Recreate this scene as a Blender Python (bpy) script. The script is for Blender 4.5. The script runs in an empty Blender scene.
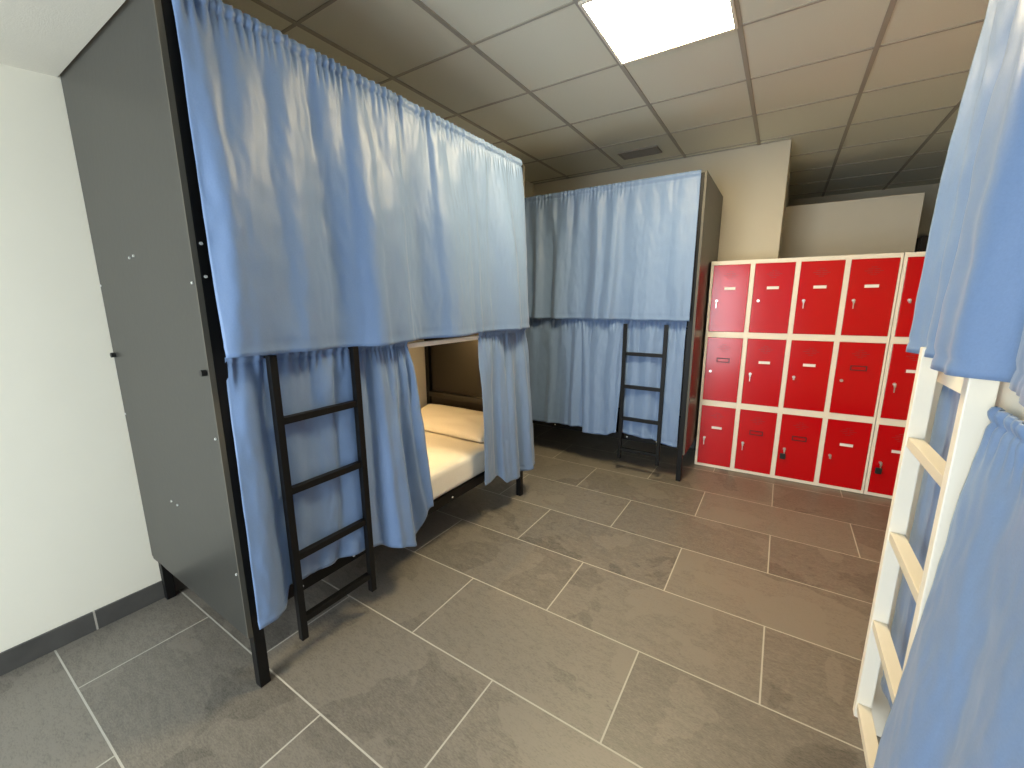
import bpy, bmesh, math, random
from mathutils import Vector, Matrix, noise

C = bpy.context.scene.collection
R = math.radians
S = bpy.context.scene

# ------------------------------------------------------------------ materials
def new_mat(name):
    m = bpy.data.materials.new(name)
    m.use_nodes = True
    nt = m.node_tree
    b = nt.nodes['Principled BSDF']
    return m, nt, b

def plain(name, col, rough=.5, metal=0., spec=.5, bump=0., bscale=60., var=0., vscale=6.):
    m, nt, b = new_mat(name)
    b.inputs['Base Color'].default_value = (*col, 1)
    b.inputs['Roughness'].default_value = rough
    b.inputs['Metallic'].default_value = metal
    b.inputs['Specular IOR Level'].default_value = spec
    tc = nt.nodes.new('ShaderNodeTexCoord')
    if bump:
        n = nt.nodes.new('ShaderNodeTexNoise'); n.inputs['Scale'].default_value = bscale
        n.inputs['Detail'].default_value = 4
        nt.links.new(tc.outputs['Object'], n.inputs['Vector'])
        bp = nt.nodes.new('ShaderNodeBump'); bp.inputs['Strength'].default_value = bump
        bp.inputs['Distance'].default_value = .01
        nt.links.new(n.outputs['Fac'], bp.inputs['Height'])
        nt.links.new(bp.outputs['Normal'], b.inputs['Normal'])
    if var:
        n = nt.nodes.new('ShaderNodeTexNoise'); n.inputs['Scale'].default_value = vscale
        n.inputs['Detail'].default_value = 5
        nt.links.new(tc.outputs['Object'], n.inputs['Vector'])
        mx = nt.nodes.new('ShaderNodeMix'); mx.data_type = 'RGBA'
        mx.inputs[6].default_value = (*[c*(1-var) for c in col], 1)
        mx.inputs[7].default_value = (*[min(1, c*(1+var)) for c in col], 1)
        nt.links.new(n.outputs['Fac'], mx.inputs[0])
        nt.links.new(mx.outputs[2], b.inputs['Base Color'])
    return m

def emis(name, col, strength):
    m, nt, b = new_mat(name)
    b.inputs['Base Color'].default_value = (.9, .9, .88, 1)
    b.inputs['Emission Color'].default_value = (*col, 1)
    b.inputs['Emission Strength'].default_value = strength
    return m

def fabric(name, col, rough=.5, sheen=.25, spec=.3):
    m, nt, b = new_mat(name)
    tc = nt.nodes.new('ShaderNodeTexCoord')
    n = nt.nodes.new('ShaderNodeTexNoise'); n.inputs['Scale'].default_value = 220
    n.inputs['Detail'].default_value = 3
    nt.links.new(tc.outputs['Object'], n.inputs['Vector'])
    n2 = nt.nodes.new('ShaderNodeTexNoise'); n2.inputs['Scale'].default_value = 9
    n2.inputs['Detail'].default_value = 6
    nt.links.new(tc.outputs['Object'], n2.inputs['Vector'])
    mx = nt.nodes.new('ShaderNodeMix'); mx.data_type = 'RGBA'
    mx.inputs[6].default_value = (*[c*.92 for c in col], 1)
    mx.inputs[7].default_value = (*[c*1.08 for c in col], 1)
    nt.links.new(n.outputs['Fac'], mx.inputs[0])
    nt.links.new(mx.outputs[2], b.inputs['Base Color'])
    b.inputs['Roughness'].default_value = rough
    b.inputs['Specular IOR Level'].default_value = spec
    b.inputs['Sheen Weight'].default_value = sheen
    b.inputs['Sheen Roughness'].default_value = .4
    bp = nt.nodes.new('ShaderNodeBump'); bp.inputs['Strength'].default_value = .12
    bp.inputs['Distance'].default_value = .002
    nt.links.new(n.outputs['Fac'], bp.inputs['Height'])
    bp2 = nt.nodes.new('ShaderNodeBump'); bp2.inputs['Strength'].default_value = .35
    bp2.inputs['Distance'].default_value = .006
    nt.links.new(n2.outputs['Fac'], bp2.inputs['Height'])
    nt.links.new(bp.outputs['Normal'], bp2.inputs['Normal'])
    nt.links.new(bp2.outputs['Normal'], b.inputs['Normal'])
    return m

def floor_mat():
    m, nt, b = new_mat('slate_tile_floor')
    N = nt.nodes.new; L = nt.links.new
    geo = N('ShaderNodeNewGeometry')
    mp = N('ShaderNodeMapping')
    mp.inputs['Location'].default_value = (.381+91.2*.5*2, -.6844+45.9058, 0)
    L(geo.outputs['Position'], mp.inputs['Vector'])
    br = N('ShaderNodeTexBrick')
    br.offset = .5; br.offset_frequency = 2; br.squash = 1
    br.inputs['Scale'].default_value = 1
    br.inputs['Mortar Size'].default_value = .0034
    br.inputs['Mortar Smooth'].default_value = .15
    br.inputs['Brick Width'].default_value = .912
    br.inputs['Row Height'].default_value = .459058
    br.inputs['Color1'].default_value = (0, 0, 0, 1)
    br.inputs['Color2'].default_value = (1, 1, 1, 1)
    br.inputs['Mortar'].default_value = (.5, .5, .5, 1)
    br.inputs['Bias'].default_value = 0
    L(mp.outputs['Vector'], br.inputs['Vector'])
    # per tile shift of the stone pattern
    sc = N('ShaderNodeVectorMath'); sc.operation = 'SCALE'; sc.inputs['Scale'].default_value = 37.
    L(br.outputs['Color'], sc.inputs[0])
    ad = N('ShaderNodeVectorMath'); ad.operation = 'ADD'
    L(geo.outputs['Position'], ad.inputs[0]); L(sc.outputs[0], ad.inputs[1])
    # cleft layers
    n1 = N('ShaderNodeTexNoise'); n1.inputs['Scale'].default_value = 1.7; n1.inputs['Detail'].default_value = 7
    n1.inputs['Roughness'].default_value = .52; n1.inputs['Distortion'].default_value = .5
    L(ad.outputs[0], n1.inputs['Vector'])
    ms = N('ShaderNodeMapping'); ms.inputs['Rotation'].default_value = (0, 0, .7); ms.inputs['Scale'].default_value = (1, 3.2, 1)
    L(ad.outputs[0], ms.inputs['Vector'])
    n2 = N('ShaderNodeTexNoise'); n2.inputs['Scale'].default_value = 16; n2.inputs['Detail'].default_value = 8
    n2.inputs['Roughness'].default_value = .7
    L(ms.outputs['Vector'], n2.inputs['Vector'])
    n3 = N('ShaderNodeTexNoise'); n3.inputs['Scale'].default_value = 75; n3.inputs['Detail'].default_value = 6
    n3.inputs['Roughness'].default_value = .75
    L(ms.outputs['Vector'], n3.inputs['Vector'])
    stp = N('ShaderNodeValToRGB')          # cleft layers with a sharp edge on one side
    cr = stp.color_ramp
    cr.elements[0].position = .30; cr.elements[0].color = (.40, .40, .40, 1)
    cr.elements[1].position = .75; cr.elements[1].color = (.62, .62, .62, 1)
    for p, c in ((.405, .36), (.415, .54), (.58, .50), (.586, .66)):
        e = cr.elements.new(p); e.color = (c, c, c, 1)
    L(n1.outputs['Fac'], stp.inputs['Fac'])
    m3 = N('ShaderNodeMath'); m3.operation = 'MULTIPLY_ADD'; m3.inputs[1].default_value = .52
    L(n3.outputs['Fac'], m3.inputs[0])
    mB = N('ShaderNodeMath'); mB.operation = 'MULTIPLY'; mB.inputs[1].default_value = .36
    L(stp.outputs['Color'], mB.inputs[0]); L(mB.outputs[0], m3.inputs[2])
    mA = N('ShaderNodeMath'); mA.operation = 'MULTIPLY_ADD'; mA.inputs[1].default_value = .28
    L(n2.outputs['Fac'], mA.inputs[0]); L(m3.outputs[0], mA.inputs[2])
    tone = N('ShaderNodeMapRange'); tone.inputs['To Min'].default_value = .93; tone.inputs['To Max'].default_value = 1.07
    L(br.outputs['Color'], tone.inputs['Value'])
    mC = N('ShaderNodeMath'); mC.operation = 'MULTIPLY'
    L(mA.outputs[0], mC.inputs[0]); L(tone.outputs[0], mC.inputs[1])
    cc = N('ShaderNodeValToRGB')
    cc.color_ramp.elements[0].position = .37; cc.color_ramp.elements[0].color = (.034, .031, .026, 1)
    cc.color_ramp.elements[1].position = .63; cc.color_ramp.elements[1].color = (.212, .191, .160, 1)
    L(mC.outputs[0], cc.inputs['Fac'])
    mx = N('ShaderNodeMix'); mx.data_type = 'RGBA'
    mx.inputs[7].default_value = (.47, .45, .39, 1)
    L(br.outputs['Fac'], mx.inputs[0]); L(cc.outputs['Color'], mx.inputs[6])
    L(mx.outputs[2], b.inputs['Base Color'])
    rr = N('ShaderNodeMapRange'); rr.inputs['To Min'].default_value = .36; rr.inputs['To Max'].default_value = .52
    L(n2.outputs['Fac'], rr.inputs['Value'])
    rm = N('ShaderNodeMath'); rm.operation = 'MAXIMUM'
    gm = N('ShaderNodeMath'); gm.operation = 'MULTIPLY'; gm.inputs[1].default_value = .8
    L(br.outputs['Fac'], gm.inputs[0]); L(gm.outputs[0], rm.inputs[0]); L(rr.outputs[0], rm.inputs[1])
    L(rm.outputs[0], b.inputs['Roughness'])
    b.inputs['Specular IOR Level'].default_value = .85
    hs = N('ShaderNodeMath'); hs.operation = 'SUBTRACT'
    L(mA.outputs[0], hs.inputs[0]); L(br.outputs['Fac'], hs.inputs[1])
    bp = N('ShaderNodeBump'); bp.inputs['Strength'].default_value = .28; bp.inputs['Distance'].default_value = .004
    L(hs.outputs[0], bp.inputs['Height']); L(bp.outputs['Normal'], b.inputs['Normal'])
    return m

def skirting_mat():
    m, nt, b = new_mat('grey_skirting_tile')
    N = nt.nodes.new; L = nt.links.new
    geo = N('ShaderNodeNewGeometry'); sx = N('ShaderNodeSeparateXYZ')
    L(geo.outputs['Position'], sx.inputs[0])
    a = N('ShaderNodeMath'); a.operation = 'ADD'; a.inputs[1].default_value = 9.12-.361
    L(sx.outputs['Y'], a.inputs[0])
    mo = N('ShaderNodeMath'); mo.operation = 'MODULO'; mo.inputs[1].default_value = .912
    L(a.outputs[0], mo.inputs[0])
    lt = N('ShaderNodeMath'); lt.operation = 'LESS_THAN'; lt.inputs[1].default_value = .007
    L(mo.outputs[0], lt.inputs[0])
    n = N('ShaderNodeTexNoise'); n.inputs['Scale'].default_value = 9; n.inputs['Detail'].default_value = 6
    L(geo.outputs['Position'], n.inputs['Vector'])
    cr = N('ShaderNodeValToRGB')
    cr.color_ramp.elements[0].color = (.05, .048, .045, 1); cr.color_ramp.elements[1].color = (.11, .105, .095, 1)
    L(n.outputs['Fac'], cr.inputs['Fac'])
    mx = N('ShaderNodeMix'); mx.data_type = 'RGBA'; mx.inputs[7].default_value = (.45, .42, .36, 1)
    L(lt.outputs[0], mx.inputs[0]); L(cr.outputs['Color'], mx.inputs[6]); L(mx.outputs[2], b.inputs['Base Color'])
    b.inputs['Roughness'].default_value = .45
    return m

M = dict(
    floor=floor_mat(), skirt=skirting_mat(),
    wall=plain('painted_wall', (.86, .82, .69), .8, bump=.025, bscale=90, var=.02),
    beige=plain('beige_painted_wall', (.70, .64, .51), .8, bump=.05, bscale=90, var=.02),
    board=plain('plasterboard', (.78, .72, .60), .75, bump=.05, bscale=50, var=.03),
    ceil=plain('mineral_ceiling_tile', (.80, .785, .665), .95, spec=.1, bump=.25, bscale=260, var=.05, vscale=200),
    tbar=plain('ceiling_bar_shade', (.42, .385, .32), .6),  # shadowed look of the bars is put into this darker grey-beige
    soffit=plain('soffit_plaster', (.80, .76, .66), .9, bump=.1, bscale=220, var=.04, vscale=150),
    black=plain('black_metal', (.006, .006, .006), .45, spec=.22),
    panel=plain('charcoal_laminate', (.034, .034, .030), .36, bump=.03, bscale=40),
    edge=plain('panel_edging', (.085, .078, .06), .5),
    dark=plain('dark_brown_board', (.011, .0085, .006), .3),
    white=plain('white_painted_wood', (.92, .85, .71), .4, bump=.03, bscale=30),
    rod=plain('cream_rail', (.95, .90, .78), .35),
    rung=plain('cream_painted_wood', (.78, .70, .55), .42, bump=.03, bscale=30),
    bolt=plain('bright_bolt_cap', (.85, .85, .82), .3, metal=.3),
    knobm=plain('black_plastic', (.01, .01, .01), .4),
    red=plain('red_lacquer', (.55, .0, .004), .17, spec=.5),
    lframe=plain('cream_steel', (.89, .83, .72), .4),
    slotm=plain('dark_slot', (.05, .003, .004), .5),
    ventm=plain('vent_shadow', (.33, .0, .004), .4),
    card=plain('white_card', (.9, .88, .84), .6),
    steel=plain('key_steel', (.75, .72, .68), .28, metal=.9),
    curtain=fabric('blue_satin_curtain', (.178, .272, .462), rough=.44, sheen=.2, spec=.4),
    sheet=fabric('white_bed_sheet', (.82, .79, .73), rough=.8, sheen=.1),
    pillow=fabric('white_pillow_case', (.84, .80, .73), rough=.8, sheen=.1),
    grille=plain('grey_grille', (.26, .235, .20), .5),
    hole=plain('duct_dark', (.03, .028, .025), .8),
    lamp=emis('lamp_diffuser', (1, .80, .47), 63.),
    warm=emis('warm_bunk_lamp', (1, .64, .27), 170.),
)

# ------------------------------------------------------------------ helpers
def ident(a, b, z): return Vector((a, b, z))

def add_box(bm, lo, hi, P=ident, bev=0.):
    vs = [bm.verts.new(P(x, y, z)) for x in (lo[0], hi[0]) for y in (lo[1], hi[1]) for z in (lo[2], hi[2])]
    fs = [(0, 1, 3, 2), (4, 6, 7, 5), (0, 4, 5, 1), (2, 3, 7, 6), (0, 2, 6, 4), (1, 5, 7, 3)]
    faces = [bm.faces.new([vs[i] for i in f]) for f in fs]
    if bev:
        es = {e for f in faces for e in f.edges}
        bmesh.ops.bevel(bm, geom=list(es), offset=bev, segments=2, profile=.6, affect='EDGES')

def add_tube(bm, a, b, r, P=ident, seg=12):
    a = P(*a); b = P(*b); d = (b-a).normalized()
    s = d.orthogonal().normalized(); t = d.cross(s)
    rings = []
    for p in (a, b):
        rings.append([bm.verts.new(p+(s*math.cos(2*math.pi*i/seg)+t*math.sin(2*math.pi*i/seg))*r) for i in range(seg)])
    for i in range(seg):
        j = (i+1) % seg
        bm.faces.new((rings[0][i], rings[0][j], rings[1][j], rings[1][i]))
    bm.faces.new(rings[0]); bm.faces.new(rings[1][::-1])

def box(lo, hi, P=ident, bev=0.):
    bm = bmesh.new(); add_box(bm, lo, hi, P, bev); return bm

def tube(a, b, r, P=ident, seg=12):
    bm = bmesh.new(); add_tube(bm, a, b, r, P, seg); return bm

def wloc(o):
    v = Vector((0, 0, 0))
    while o is not None:
        v = v + o.location; o = o.parent
    return v

def obj(name, bm, mat, parent=None, smooth=False, recalc=True):
    if recalc: bmesh.ops.recalc_face_normals(bm, faces=bm.faces)
    me = bpy.data.meshes.new(name)
    if parent is None:
        xs = [v.co for v in bm.verts]
        base = Vector(((min(c.x for c in xs)+max(c.x for c in xs))/2, (min(c.y for c in xs)+max(c.y for c in xs))/2, min(c.z for c in xs)))
    else:
        base = wloc(parent)
    bmesh.ops.translate(bm, verts=bm.verts, vec=-base)
    bm.to_mesh(me); bm.free()
    if smooth:
        for p in me.polygons: p.use_smooth = True
    if isinstance(mat, str): mat = M[mat]
    me.materials.append(mat)
    o = bpy.data.objects.new(name, me); C.objects.link(o)
    if parent is None: o.location = base
    else: o.parent = parent
    return o

def tag(o, label, cat, group=None):
    o['label'] = label; o['category'] = cat
    if group: o['group'] = group
    return o

def thing(name, loc, label, cat, group=None):
    o = bpy.data.objects.new(name, None); C.objects.link(o)
    o.location = loc; o.empty_display_size = .1
    return tag(o, label, cat, group)

def struct(name, bm, mat):
    o = obj(name, bm, mat); o['kind'] = 'structure'; return o

# ------------------------------------------------------------------ the room
CZ = 2.828
XL, XR, YB, YF, YN = -2.563, 1.47, -1.9, 4.47, 7.06
struct('floor', box((XL-.15, YB-.15, -.1), (XR+.15, YN+.15, 0)), 'floor')
struct('ceiling', box((XL-.15, YB-.15, CZ), (XR+.15, YN+.15, CZ+.1)), 'ceil')
struct('wall_left', box((XL-.15, YB-.15, 0), (XL, YF, CZ)), 'wall')
struct('wall_right', box((XR, YB-.15, 0), (XR+.15, YN+.15, CZ)), 'beige')
struct('wall_front', box((XL-.15, YF, 0), (-.09, YN+.15, CZ)), 'beige')
struct('wall_recess', box((-.09, YN, 0), (XR, YN+.15, CZ)), 'beige')
# wall behind the photographer with a wide window
WX0, WX1, WZ0, WZ1 = -2.3, -.2, .05, 2.2
bm = bmesh.new()
add_box(bm, (XL, YB-.15, 0), (WX0, YB, CZ)); add_box(bm, (WX1, YB-.15, 0), (XR, YB, CZ))
add_box(bm, (WX0, YB-.15, 0), (WX1, YB, WZ0)); add_box(bm, (WX0, YB-.15, WZ1), (WX1, YB, CZ))
struct('wall_back', bm, 'wall')
bm = bmesh.new()
for x in (WX0, (WX0+WX1)/2-.03, WX1-.06):
    add_box(bm, (x, YB-.11, WZ0), (x+.06, YB-.05, WZ1))
for z in (WZ0, WZ1-.06):
    add_box(bm, (WX0, YB-.11, z), (WX1, YB-.05, z+.06))
struct('window_1', bm, 'white')
# plasterboard box wall beyond the lockers
struct('wall_partition', box((-.5, 5.4, 0), (.966, 5.5, 2.453), bev=.004), 'board')
# soffit in the near left corner, underside slightly sloping
bm = bmesh.new()
pr_ = [(.596, 2.398), (YB, 2.398-.285*(.596-YB)*.35), (YB, CZ), (.596, CZ)]
a = [bm.verts.new((XL, y, z)) for y, z in pr_]; b = [bm.verts.new((-1.2, y, z)) for y, z in pr_]
bm.faces.new(a); bm.faces.new(b[::-1])
for i in range(4):
    j = (i+1) % 4; bm.faces.new((a[i], b[i], b[j], a[j]))
struct('trim_1', bm, 'soffit')
# suspended ceiling bars
bm = bmesh.new()
for k in range(-2, 6):
    x = -1.524+.6*k
    if x > XL: add_box(bm, (x-.012, YB, CZ-.006), (x+.012, YN, CZ))
for k in range(-8, 9):
    y = 2.584+.6*k
    if YB < y < YN: add_box(bm, (XL, y-.0075, CZ-.005), (XR, y+.0075, CZ))
struct('trim_2', bm, 'tbar')
struct('baseboard_left', box((XL, YB, 0), (XL+.012, YF, .095), bev=.002), 'skirt')
bm = bmesh.new(); add_box(bm, (XL, YF-.012, 0), (-.09, YF, .095)); struct('baseboard_front', bm, 'skirt')
# perimeter angle of the suspended ceiling on the far wall
struct('trim_3', box((XL, YF-.02, CZ-.006), (-.09, YF, CZ)), 'tbar')

# ceiling lights
def ceiling_light(x0, y0, label):
    t = thing('ceiling_light', (x0+.3, y0+.3, CZ-.02), label, 'ceiling light')
    bm = bmesh.new()
    for lo, hi in (((x0+.005, y0+.005), (x0+.02, y0+.595)), ((x0+.58, y0+.005), (x0+.595, y0+.595)),
                   ((x0+.02, y0+.005), (x0+.58, y0+.02)), ((x0+.02, y0+.58), (x0+.58, y0+.595))):
        add_box(bm, (*lo, CZ-.016), (*hi, CZ))
    obj('frame', bm, 'white', t)
    obj('diffuser', box((x0+.02, y0+.02, CZ-.013), (x0+.58, y0+.58, CZ-.003)), 'lamp', t)
ceiling_light(-.924, 1.984, 'bright square light panel set in the tiled ceiling')

# vent grille
t = thing('ceiling_vent', (-1.24, 4.11, CZ-.01), 'grey slatted air vent in the ceiling above the far bunk', 'vent')
bm = bmesh.new()
x0, x1, y0, y1 = -1.42, -1.07, 4.0, 4.19
for lo, hi in (((x0, y0), (x1, y0+.02)), ((x0, y1-.02), (x1, y1)), ((x0, y0+.02), (x0+.02, y1-.02)), ((x1-.02, y0+.02), (x1, y1-.02))):
    add_box(bm, (*lo, CZ-.012), (*hi, CZ))
obj('frame', bm, 'grille', t)
obj('backing', box((x0+.02, y0+.02, CZ-.003), (x1-.02, y1-.02, CZ-.001)), 'hole', t)
for k in range(5):
    y = y0+.032+k*.0265
    obj('slat', box((x0+.02, y, CZ-.010), (x1-.02, y+.012, CZ-.004)), 'grille', t)

# ------------------------------------------------------------------ bunk beds
def placer(org, ua, va):
    o = Vector(org); u = Vector(ua); v = Vector(va)
    return lambda a, b, z: o+u*a+v*b+Vector((0, 0, z))

P1 = placer((-1.59, .62, 0), (0, 1, 0), (-1, 0, 0))
P2 = placer((-.588, 3.53, 0), (-1, 0, 0), (0, 1, 0))
P3 = placer((.39, 1.73, 0), (0, -1, 0), (1, 0, 0))

def bolt(par, P, u, v, z, axis, mat='bolt', r=.006, ln=.004, name='bolt'):
    d = (ln, 0, 0) if axis == 'u' else (0, ln, 0)
    bm = tube((u-d[0], v-d[1], z), (u+d[0]*.2, v+d[1]*.2, z), r, P, 10)
    return obj(name, bm, mat, par, smooth=False)

def bunk(P, L, D, top, label, fm, pm, em, wood=False, lad=(.175, .535), lit=False):
    t = thing('bunk_bed', P(L/2, D/2, 0), label, 'bunk bed', 'bunk beds')
    # four posts
    for (u, v) in ((0, 0), (L-.04, 0), (0, D-.04), (L-.04, D-.04)):
        w = .06 if wood else .04
        obj('post', box((u, v, 0), (u+.04, v+w if v == 0 else v+.04, top), P, .003), fm, t)
    # end panels with the lower back corner cut out
    for u0, u1, z0 in ((-.017, 0, .24), (L, L+.017, .24)):
        prof = [(.006, z0), (D-.17, z0), (D-.12, z0+.004), (D-.055, z0+.0), (D-.012, z0+.0), (D-.012, z0-.0+.01), (D, z0+.01), (D, top+.008), (.006, top+.008)]
        bm = bmesh.new()
        a = [bm.verts.new(P(u0, v, z)) for v, z in prof]; b = [bm.verts.new(P(u1, v, z)) for v, z in prof]
        bm.faces.new(a); bm.faces.new(b[::-1])
        for i in range(len(prof)):
            j = (i+1) % len(prof); bm.faces.new((a[i], b[i], b[j], a[j]))
        pn = obj('end_panel', bm, pm, t)
        obj('edge_band', box((u0-.001, -.001, z0), (u1-.001 if u0 < 0 else u1+.001, .006, top+.008), P), em, pn)
        if u0 < 0 and lit:
            for v, z in ((.499, 1.676), (.544, 1.671), (.025, 1.564), (.554, .659), (.491, .658), (.025, 1.036), (.02, .51), (.955, 1.577), (.955, .992)):
                bolt(pn, P, u0, v, z, 'u', r=.0045)
            bolt(pn, P, u0, D-.025, 1.271, 'u', 'knobm', .011, .016, 'knob')
            bolt(pn, P, u0, .026, 1.269, 'u', 'knobm', .011, .016, 'knob')
    # side rails, bunk boards
    for z0, z1 in ((.28, .335), (1.30, 1.43)):
        obj('side_rail', box((.04, 0 if wood and z0 > 1 else .03, z0-(.03 if wood and z0 > 1 else 0)), (L-.04, .055, z1), P, .002), fm, t)
        obj('side_rail', box((.04, D-.055, z0), (L-.04, D-.03, z1), P, .002), fm, t)
    obj('bunk_board', box((.04, .055, .30), (L-.04, D-.055, .32), P), 'dark', t)
    obj('bunk_board', box((.04, .055, 1.32), (L-.04, D-.055, 1.34), P), 'dark' if not wood else fm, t)
    for u in (.30, 1.40):
        pass
    obj('guard_rail', tube((.04, .065, 1.75), (L-.04, .065, 1.75), .011, P), fm, t)
    obj('curtain_rod', tube((.01, .012, top-.025), (L-.01, .012, top-.025), .007, P), fm, t)
    obj('curtain_rod', tube((.04, .034, 1.284), (L-.04, .034, 1.284), .008, P), fm, t)
    if lit:
        q = obj('cream_rod', box((.865, -.004, 1.268), (1.49, .022, 1.294), P, .004), 'rod', t)  # pale stretch of the lower curtain rod, does not glow
        q['label'] = 'cream bar over the open lower bunk'
    if not wood:
        for u in (.22, .48, 1.2, 1.75):
            bolt(t, P, u, .03, .305, 'v', r=.006)
        if lit: bolt(t, P, .012, 0, 1.584, 'v', r=.005); bolt(t, P, .012, 0, 1.687, 'v', r=.005)
        # headboard ledge inside the far end of the lower bunk
        obj('headboard_ledge', box((L-.06, .05, .70), (L, D-.05, .745), P, .004), 'dark', t)
        obj('headboard_and_dark_lining', box((L-.03, .05, .34), (L-.001, D-.05, .70), P, .002), 'dark', t)
        obj('headboard_and_dark_lining', box((L-.014, .045, .745), (L-.001, D-.045, 1.295), P, .002), 'dark', t)  # upper dark board is added to darken the lamplit far end
    # ladder
    if not wood:
        lo, hi = lad
        lr = obj('ladder', box((lo, -.052, .12), (lo+.028, -.024, 1.312), P, .002), fm, t)
        obj('rail', box((hi-.028, -.052, .12), (hi, -.024, 1.312), P, .002), fm, lr)
        for z in (1.06, .775, .49, .205):
            obj('rung', box((lo+.028, -.048, z-.014), (hi-.028, -.020, z+.014), P, .003), fm, lr)
        for u in (lo+.014, hi-.014):
            obj('hook', box((u-.008, -.03, 1.300), (u+.008, .03, 1.310), P), fm, lr)
    else:
        lo, hi = lad
        lr = obj('ladder', box((lo, -.055, .135), (lo+.03, -.015, 1.37), P, .003), fm, t)
        obj('rail', box((hi-.03, -.055, .135), (hi, -.010, 1.37), P, .003), fm, lr)
        for z in (1.112, .814, .508, .192):
            r = obj('rung', box((lo+.03, -.052, z-.028), (hi-.03, -.018, z), P, .002), 'rung', lr)
            r['label'] = 'cream painted ladder rung'
    return t

bed1 = bunk(P1, 2.0, .965, 2.405, 'nearest black bunk bed with charcoal end panel along the left wall', 'black', 'panel', 'edge', lit=True, lad=(.155, .535))
bed2 = bunk(P2, 1.955, .93, 2.425, 'black bunk bed across the far wall, beside the red lockers', 'black', 'panel', 'edge')
bed3 = bunk(P3, 2.0, .97, 2.42, 'white bunk bed with white wooden ladder on the right', 'white', 'white', 'white', wood=True, lad=(.12, .514))
obj('bunk_lamp', box((.85, .80, 1.295), (1.25, .84, 1.318), P1, .004), 'warm', bed1)['label'] = 'warm lamp strip under the upper bunk'

# ------------------------------------------------------------------ bedding in the open lower bunk
def rounded_slab(lo, hi, r, nx, ny, nz, wr, seed, P=ident):
    bm = bmesh.new()
    bmesh.ops.create_cube(bm, size=2)
    bmesh.ops.subdivide_edges(bm, edges=bm.edges, cuts=11, use_grid_fill=True)
    c = [(lo[i]+hi[i])/2 for i in range(3)]; h = [(hi[i]-lo[i])/2 for i in range(3)]
    for v in bm.verts:
        q = Vector([v.co[i]*h[i] for i in range(3)])
        inner = Vector([max(-(h[i]-r), min(h[i]-r, q[i])) for i in range(3)])
        d = q-inner
        if d.length > 1e-9: q = inner+d.normalized()*r*min(1, max(abs(d[0]), abs(d[1]), abs(d[2]))/r) if d.length < r else inner+d.normalized()*r
        n = noise.noise(Vector((q.x*6+seed, q.y*6, q.z*20)))*wr
        q.z += n if v.co.z > 0 else 0
        v.co = P(q.x+c[0], q.y+c[1], q.z+c[2])
    return bm

bm = rounded_slab((.06, .036, .338), (1.94, .92, .512), .03, 1, 1, 1, .006, 3, P1)
tag(obj('mattress', bm, 'sheet', smooth=True), 'white sheeted mattress inside the open lower bunk of the near bed', 'mattress')

def pillow(cx, cy, cz, w, d, h, tilt):
    bm = bmesh.new()
    n = 28
    top = {}; bot = {}
    rx = Matrix.Rotation(tilt, 3, 'X')
    for i in range(n+1):
        for j in range(n+1):
            a = i/n*2-1; b = j/n*2-1
            e = (1-abs(a)**2.6)*(1-abs(b)**2.6)
            hh = h*.5*max(0, e)**.42
            pin = 1-.06*(1-abs(a)**2)*(abs(b)**4)-.06*(1-abs(b)**2)*(abs(a)**4)
            x = a*w/2*(1-.05*(1-a*a)*0)*pin; y = b*d/2*pin
            wob = noise.noise(Vector((a*2.2+5, b*2.2, 1)))*.012*max(0, e)
            for sgn, dct in ((1, top), (-1, bot)):
                if sgn < 0 and e <= 1e-6: bot[i, j] = top[i, j]; continue
                q = rx @ Vector((x, y, (hh+wob) if sgn > 0 else -hh*.55))
                dct[i, j] = bm.verts.new((cx+q.x, cy+q.y, cz+q.z))
    for i in range(n):
        for j in range(n):
            bm.faces.new((top[i, j], top[i+1, j], top[i+1, j+1], top[i, j+1]))
            bm.faces.new((bot[i, j], bot[i, j+1], bot[i+1, j+1], bot[i+1, j]))
    return bm
tag(obj('pillow', pillow(-2.10, 2.39, .580, .86, .37, .115, R(15)), 'pillow', smooth=True),
    'white pillow against the headboard of the open lower bunk', 'pillow')

# ------------------------------------------------------------------ curtains
def layer(seed, width, spacing):
    rnd = random.Random(seed)
    ks = [(-.5, 0)]
    x = -.2; sg = 1
    while x < width+.3:
        ks.append((x, sg*rnd.uniform(.45, 1))); sg = -sg
        x += spacing*rnd.uniform(.4, 1.7)
    ks.append((width+1, 0))
    def f(x):
        import bisect
        i = bisect.bisect_right(ks, (x, 9))-1
        i = max(0, min(len(ks)-2, i))
        x0, a = ks[i]; x1, b = ks[i+1]
        k = max(0, min(1, (x-x0)/(x1-x0)))
        k = k*k*(3-2*k)
        return a+(b-a)*k
    return f

def lerp_list(pts, s):
    for (a, va), (b, vb) in zip(pts, pts[1:]):
        if s <= b:
            k = (s-a)/(b-a) if b > a else 0
            k = k*k*(3-2*k)
            return va+(vb-va)*k
    return pts[-1][1]

def cusp(w):
    return 1-2*max(0, (1-w)/2)**.62

def sstep(a, b, x):
    k = max(0, min(1, (x-a)/(b-a))); return k*k*(3-2*k)

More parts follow.
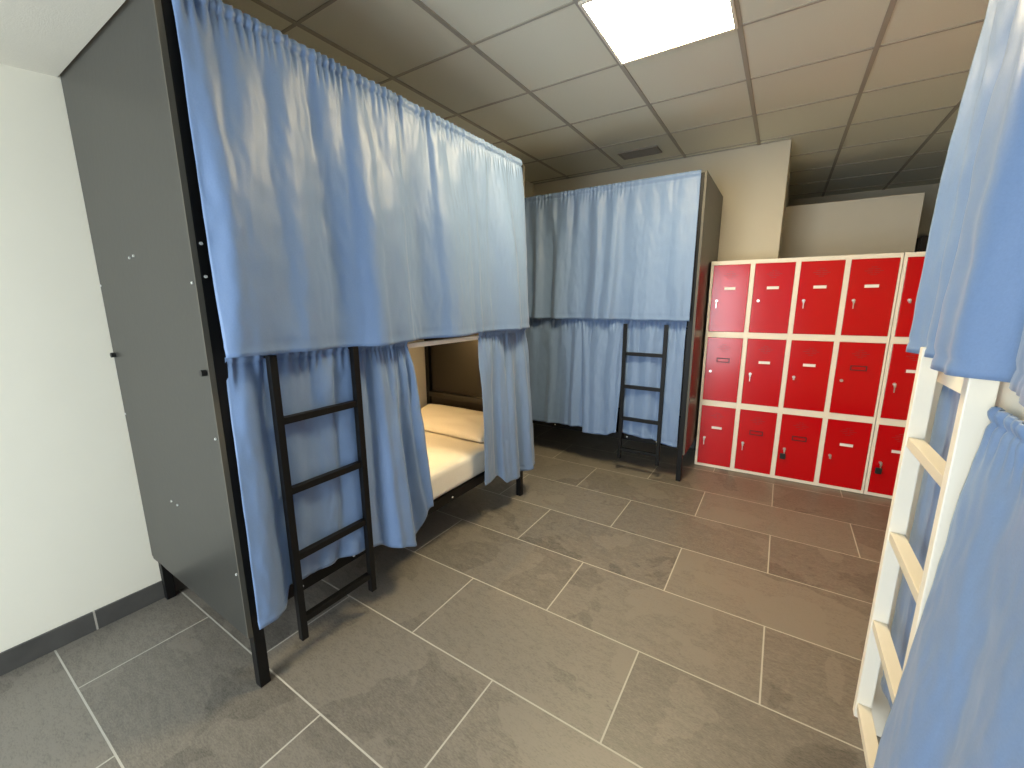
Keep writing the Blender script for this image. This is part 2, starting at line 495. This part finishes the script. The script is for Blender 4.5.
def curtain(P, label, group, top_u, bot_u, top_z, bot_z, v_top, v_bot, amp=(.006, .012, .03), sp=(.022, .07, .17), seed=1,
            ruffle=.03, broad_at=(.0, .6), flat=None, nv=84, edge=None, res=.007, mid_keep=.45, bulge=None, soft=False):
    W = abs(bot_u[1]-bot_u[0])
    Wt = abs(top_u[1]-top_u[0])
    nu = int(max(W, Wt)/res)
    W = max(W, Wt)
    g = layer(seed, W, sp[0]); m_ = layer(seed+100, W, sp[1]); b_ = layer(seed+200, W, sp[2]); b2 = layer(seed+300, W, sp[2]*.55)
    bm = bmesh.new(); grid = []
    ts = [(j/nv)**1.25 for j in range(nv+1)]
    for j, t in enumerate(ts):
        row = []
        for i in range(nu+1):
            s = i/nu; x = s*W
            dr = noise.noise(Vector((x*3, t*1.3, seed*1.7)))*.05*t
            xx = x+dr
            wg = math.exp(-((t-.03)/.06)**2) if t > .03 else 1.
            wm = .35+.65*math.exp(-((t-.16)/.16)**2) if t > .16 else sstep(0, .16, t)*.8+.2
            wm = max(wm, mid_keep) if t > .2 else wm
            wb = sstep(broad_at[0], broad_at[1], t)
            fl = 1.
            if flat: fl = 1-sstep(flat[0], flat[1], s)*.88
            bsh = b_(xx) if soft else cusp(b_(xx))
            gm = .35+1.3*max(0, min(1, .5+1.1*noise.noise(Vector((x*9, seed, 3)))))
            v = amp[0]*wg*gm*g(x)*fl + amp[1]*wm*cusp(m_(xx+.03*t*noise.noise(Vector((x*7, t*2, seed+9)))))*fl + amp[2]*wb*(bsh+.35*b2(xx))*(.25+.75*fl)
            v += .004*noise.noise(Vector((x*14, t*7, seed)))+.0025*noise.noise(Vector((x*40, t*16, seed)))
            v += lerp_list(v_top, s)*(1-t)+lerp_list(v_bot, s)*t
            if bulge: v += bulge(s, t)
            du = amp[2]*wb*b_(xx+sp[2]*.45)*.35+amp[1]*wm*m_(xx+sp[1]*.4)*.3*fl
            k = t**.8
            u = (top_u[0]+(top_u[1]-top_u[0])*s)*(1-k)+(bot_u[0]+(bot_u[1]-bot_u[0])*s)*k + du*min(1, 6*s, 6*(1-s))
            if edge: u += edge(s, t)
            zt = top_z+.0035*abs(g(x+.01))
            zb = lerp_list(bot_z, s)+.0015*b_(xx)
            z = zt+(zb-zt)*t
            # rod pocket: pinch just under the ruffle, cloth bulging over the rod
            hz = (zt-z)
            if ruffle:
                v += .005*math.exp(-((hz-ruffle-.012)/.006)**2)-.006*math.exp(-((hz-ruffle+.010)/.011)**2)
            # stitched hem
            v += .0035*math.exp(-((z-zb-.032)/.005)**2)
            row.append(bm.verts.new(P(u, v, z)))
        grid.append(row)
    for j in range(nv):
        for i in range(nu):
            bm.faces.new((grid[j][i], grid[j][i+1], grid[j+1][i+1], grid[j+1][i]))
    o = obj('curtain', bm, 'curtain', smooth=True)
    tag(o, label, 'curtain', group)
    sd = o.modifiers.new('thickness', 'SOLIDIFY'); sd.thickness = .0018; sd.offset = 0
    return o

k0 = lambda v: [(0, v), (1, v)]
G = 'blue curtains hung on the bunk beds'
# near bed
curtain(P1, 'long blue curtain closing the upper bunk of the near black bed', G, (.024, 1.948), (.006, 1.985), 2.425,
        [(0, 1.325), (.25, 1.31), (1, 1.315)], k0(-.012), k0(-.058), (.009, .012, .046), (.014, .085, .22), seed=11)
curtain(P1, 'blue curtain behind the black ladder of the near bed', G, (.035, .56), (.0, .52), 1.318,
        [(0, .295), (.22, .295), (.30, .375), (.7, .35), (1, .335)], k0(.0), [(0, -.055), (.2, -.05), (.32, .0), (1, .0)],
        (.010, .016, .020), (.018, .07, .14), seed=21, ruffle=.02)
curtain(P1, 'blue curtain drawn to the left edge of the open lower bunk', G, (.555, .85), (.52, .94), 1.315,
        [(0, .345), (.35, .28), (.68, .228), (.76, .25), (1, .385)], k0(-.012), [(0, -.015), (.5, -.06), (1, -.03)],
        (.010, .020, .036), (.016, .055, .12), seed=33, ruffle=.02)
curtain(P1, 'blue curtain gathered at the right edge of the open lower bunk', G, (1.45, 2.01), (1.425, 2.10), 1.315,
        [(0, .315), (.3, .30), (.42, .23), (1, .235)], k0(-.012), [(0, -.03), (1, -.05)],
        (.010, .020, .036), (.016, .075, .15), seed=41, ruffle=.02)
# far bed
curtain(P2, 'pale blue curtain closing the upper bunk of the far bed', G, (1.93, .022), (1.93, .018), 2.44,
        k0(1.345), k0(-.012), k0(-.05), (.008, .024, .030), (.015, .065, .15), seed=53, flat=(.70, .80))
curtain(P2, 'blue curtain left of the ladder, along the far lower bunk', G, (1.91, .83), (1.91, .85), 1.36,
        [(0, .335), (.5, .33), (1, .345)], k0(0), k0(-.02), (.010, .015, .020), (.016, .06, .13), seed=61, ruffle=.02)
curtain(P2, 'narrow overlapping blue curtain panel just left of the far ladder', G, (.92, .50), (.88, .56), 1.36,
        [(0, .30), (.6, .305), (1, .35)], k0(-.014), k0(-.04), (.010, .012, .012), (.016, .06, .13), seed=67, ruffle=.02)
curtain(P2, 'blue curtain behind the black ladder of the far bed', G, (.53, .045), (.53, .045), 1.36,
        [(0, .345), (.4, .335), (1, .30)], k0(0), k0(-.01), (.010, .013, .014), (.016, .06, .14), seed=71, ruffle=.02)
# right bed
curtain(P3, 'bright blue curtain closing the upper bunk of the white bed', G, (.0, 1.95), (.015, 1.97), 2.44,
        [(0, 1.345), (.12, 1.345), (1, 1.35)], [(0, -.012), (.1, -.03), (1, -.035)], [(0, -.028), (.10, -.052), (1, -.07)], (.008, .010, .050), (.016, .085, .21), seed=88, soft=True, mid_keep=.3)
curtain(P3, 'blue curtain behind the white ladder on the right', G, (.06, .52), (.05, .53), 1.355,
        [(0, .22), (1, .28)], k0(.026), k0(.028), (.005, .008, .008), (.024, .06, .14), seed=91, ruffle=.02)
curtain(P3, 'wide blue curtain hanging nearest at the lower right, past the white ladder', G, (.535, 1.95), (.53, 1.97), 1.290,
        [(0, .24), (1, .26)], k0(-.016), [(0, -.085), (.3, -.095), (1, -.10)], (.008, .008, .014), (.018, .09, .24), seed=97, ruffle=.02, soft=True, mid_keep=.2)

# ------------------------------------------------------------------ red lockers
la = R(2.3)
LO = Vector((-.545, 3.998, 0)); LU = Vector((math.cos(la), math.sin(la), 0)); LN = Vector((-math.sin(la), math.cos(la), 0))
PL = lambda l, d, z: LO+LU*l+LN*d+Vector((0, 0, z))
ROWS = ((1.237, 1.795, 'top'), (.627, 1.188, 'middle'), (.028, .576, 'bottom'))
def locker(l0, ncol, label, info):
    W = .307*ncol-.018
    t = thing('locker_cabinet', PL(l0+W/2, .22, 0), label, 'locker', 'red locker cabinets')
    cols = [(l0+.010+.307*c, l0+.010+.307*c+.274) for c in range(ncol)]
    # steel carcass: sides, dividers, shelves, back
    bm = bmesh.new()
    xs = [(l0-.010, cols[0][0])]+[(cols[c][1], cols[c+1][0]) for c in range(ncol-1)]+[(cols[-1][1], l0+W+.008)]
    for a, b in xs: add_box(bm, (a, 0, .004), (b, .34, 1.826), PL, .0015)
    for z0, z1 in ((.004, .028), (.576, .627), (1.188, 1.237), (1.795, 1.826)):
        add_box(bm, (l0-.010, .0008, z0), (l0+W+.006, .34, z1), PL)
    add_box(bm, (l0-.008, .325, .01), (l0+W+.006, .342, 1.82), PL)
    obj('carcass', bm, 'lframe', t)
    for r, (z0, z1, rn) in enumerate(ROWS):
        for c, (a, b) in enumerate(cols):
            d = obj('door', box((a+.002, -.001, z0+.002), (b-.002, .016, z1-.002), PL, .0015), 'red', t)
            zc = z1-.195; xc = (a+b)/2
            st, key = info.get((r, c), ('card', None))
            # label holder frame and card
            bm = bmesh.new()
            add_box(bm, (xc-.050, -.006, zc-.019), (xc+.050, -.001, zc-.013), PL)
            add_box(bm, (xc-.050, -.006, zc+.013), (xc+.050, -.001, zc+.019), PL)
            add_box(bm, (xc-.050, -.006, zc-.013), (xc-.043, -.001, zc+.013), PL)
            add_box(bm, (xc+.043, -.006, zc-.013), (xc+.050, -.001, zc+.013), PL)
            obj('label_holder', bm, 'red' if st == 'card' else 'slotm', d)
            if st == 'card':
                q = obj('name_card', box((xc-.041, -.0045, zc-.011), (xc+.041, -.002, zc+.011), PL), 'card', d)
                q['label'] = 'blank white name card'
            # ventilation slits in a lozenge
            bm = bmesh.new()
            zv = z1-.087
            for k, hw in enumerate((.018, .038, .058, .038, .018)):
                z = zv+(k-2)*.014
                for sx in (-1, 1):
                    add_box(bm, (xc+sx*hw/2-hw*.42, -.0016, z-.0022), (xc+sx*hw/2+hw*.42, -.0008, z+.0022), PL)
            obj('vent', bm, 'ventm', d)
            # lock
            xl = a+.045; zl = z1-.297
            lk = obj('lock', tube((xl, -.012, zl), (xl, 0, zl), .011, PL, 16), 'steel', d)
            if key:
                bm = bmesh.new()
                add_box(bm, (xl-.0015, -.028, zl-.006), (xl+.0015, -.0125, zl+.006), PL)
                add_tube(bm, (xl, -.026, zl-.004), (xl, -.026, zl-.02), .007, PL, 12)
                if key != 'short':
                    add_box(bm, (xl-.003, -.027, zl-.06), (xl+.003, -.024, zl-.02), PL)
                names = ('leftmost', 'second', 'third', 'fourth')
                where = ('%s row of the four column red lockers, %s door' % (rn, names[c])) if ncol == 4 else ('%s row of the red locker beside the right curtain' % rn)
                if key == 'tag':
                    kk = obj('key', bm, 'steel')
                    obj('key_tag', box((xl-.028, -.030, zl-.085), (xl+.012, -.020, zl-.035), PL, .006), 'knobm', kk)
                else:
                    kk = obj('key', bm, 'steel')
                tag(kk, 'small key in the lock, '+where, 'key', 'keys in the locker doors')
    return t
locker(0, 4, 'red locker cabinet of four columns with cream frame beside the far bunk',
       {(0, 0): ('card', 'k'), (0, 1): ('card', None), (0, 2): ('card', 'k'), (0, 3): ('card', 'k'),
        (1, 0): ('none', None), (1, 1): ('card', 'k'), (1, 2): ('card', 'short'), (1, 3): ('none', None),
        (2, 0): ('card', 'k'), (2, 1): ('none', 'k'), (2, 2): ('none', 'tag'), (2, 3): ('card', 'short')})
locker(1.232, 2, 'second red locker cabinet, partly hidden behind the right blue curtain',
       {(0, 0): ('card', 'short'), (1, 0): ('card', 'k'), (2, 0): ('card', 'tag')})

# dark tall cabinet glimpsed over the lockers
t = thing('tall_cabinet', (1.24, 6.1, 0), 'dark tall cabinet whose top shows above the lockers by the right curtain', 'cabinet')
obj('body', box((1.04, 5.62, 0), (1.45, 6.6, 2.10), bev=.004), 'dark', t)
for y in (5.63, 6.115):
    d = obj('door', box((1.022, y, .06), (1.04, y+.475, 2.08), bev=.003), 'dark', t)
    hy = y+.43 if y < 6 else y+.045
    obj('handle', tube((1.008, hy, 1.0), (1.008, hy, 1.16), .006), 'steel', d)

# ------------------------------------------------------------------ light
def area(name, loc, rot, sx, sy, power, col):
    l = bpy.data.lights.new(name, 'AREA'); l.shape = 'RECTANGLE'; l.size = sx; l.size_y = sy
    l.energy = power; l.color = col
    o = bpy.data.objects.new(name, l); C.objects.link(o); o.location = loc; o.rotation_euler = rot
    return o
area('window_daylight', ((WX0+WX1)/2, YB-.2, (WZ0+WZ1)/2), (R(90), 0, 0), WX1-WX0, WZ1-WZ0, 128, (.82, .92, 1.0))

w = bpy.data.worlds.new('world'); S.world = w; w.use_nodes = True
w.node_tree.nodes['Background'].inputs['Color'].default_value = (.75, .87, 1, 1)
w.node_tree.nodes['Background'].inputs['Strength'].default_value = 1.0

# ------------------------------------------------------------------ camera
cam = bpy.data.cameras.new('camera'); co = bpy.data.objects.new('camera', cam); C.objects.link(co)
cam.sensor_width = 36; cam.lens = 415.592/1024*36; cam.clip_start = .02
yaw, pit, rol = R(32.8126), R(11.2096), R(-.2562)
f = Vector((-math.sin(yaw)*math.cos(pit), math.cos(yaw)*math.cos(pit), -math.sin(pit)))
r = Vector((math.cos(yaw), math.sin(yaw), 0)); u = r.cross(f)
r2 = r*math.cos(rol)+u*math.sin(rol); u2 = -r*math.sin(rol)+u*math.cos(rol)
co.matrix_world = Matrix.Translation((0, 0, 1.5)) @ Matrix((r2, u2, -f)).transposed().to_4x4()
S.camera = co

S.view_settings.view_transform = 'Standard'; S.view_settings.look = 'None'
S.view_settings.gamma = 1; S.view_settings.exposure = 0; S.view_settings.use_curve_mapping = False
S.cycles.use_denoising = True
S.cycles.max_bounces = 8; S.cycles.diffuse_bounces = 5
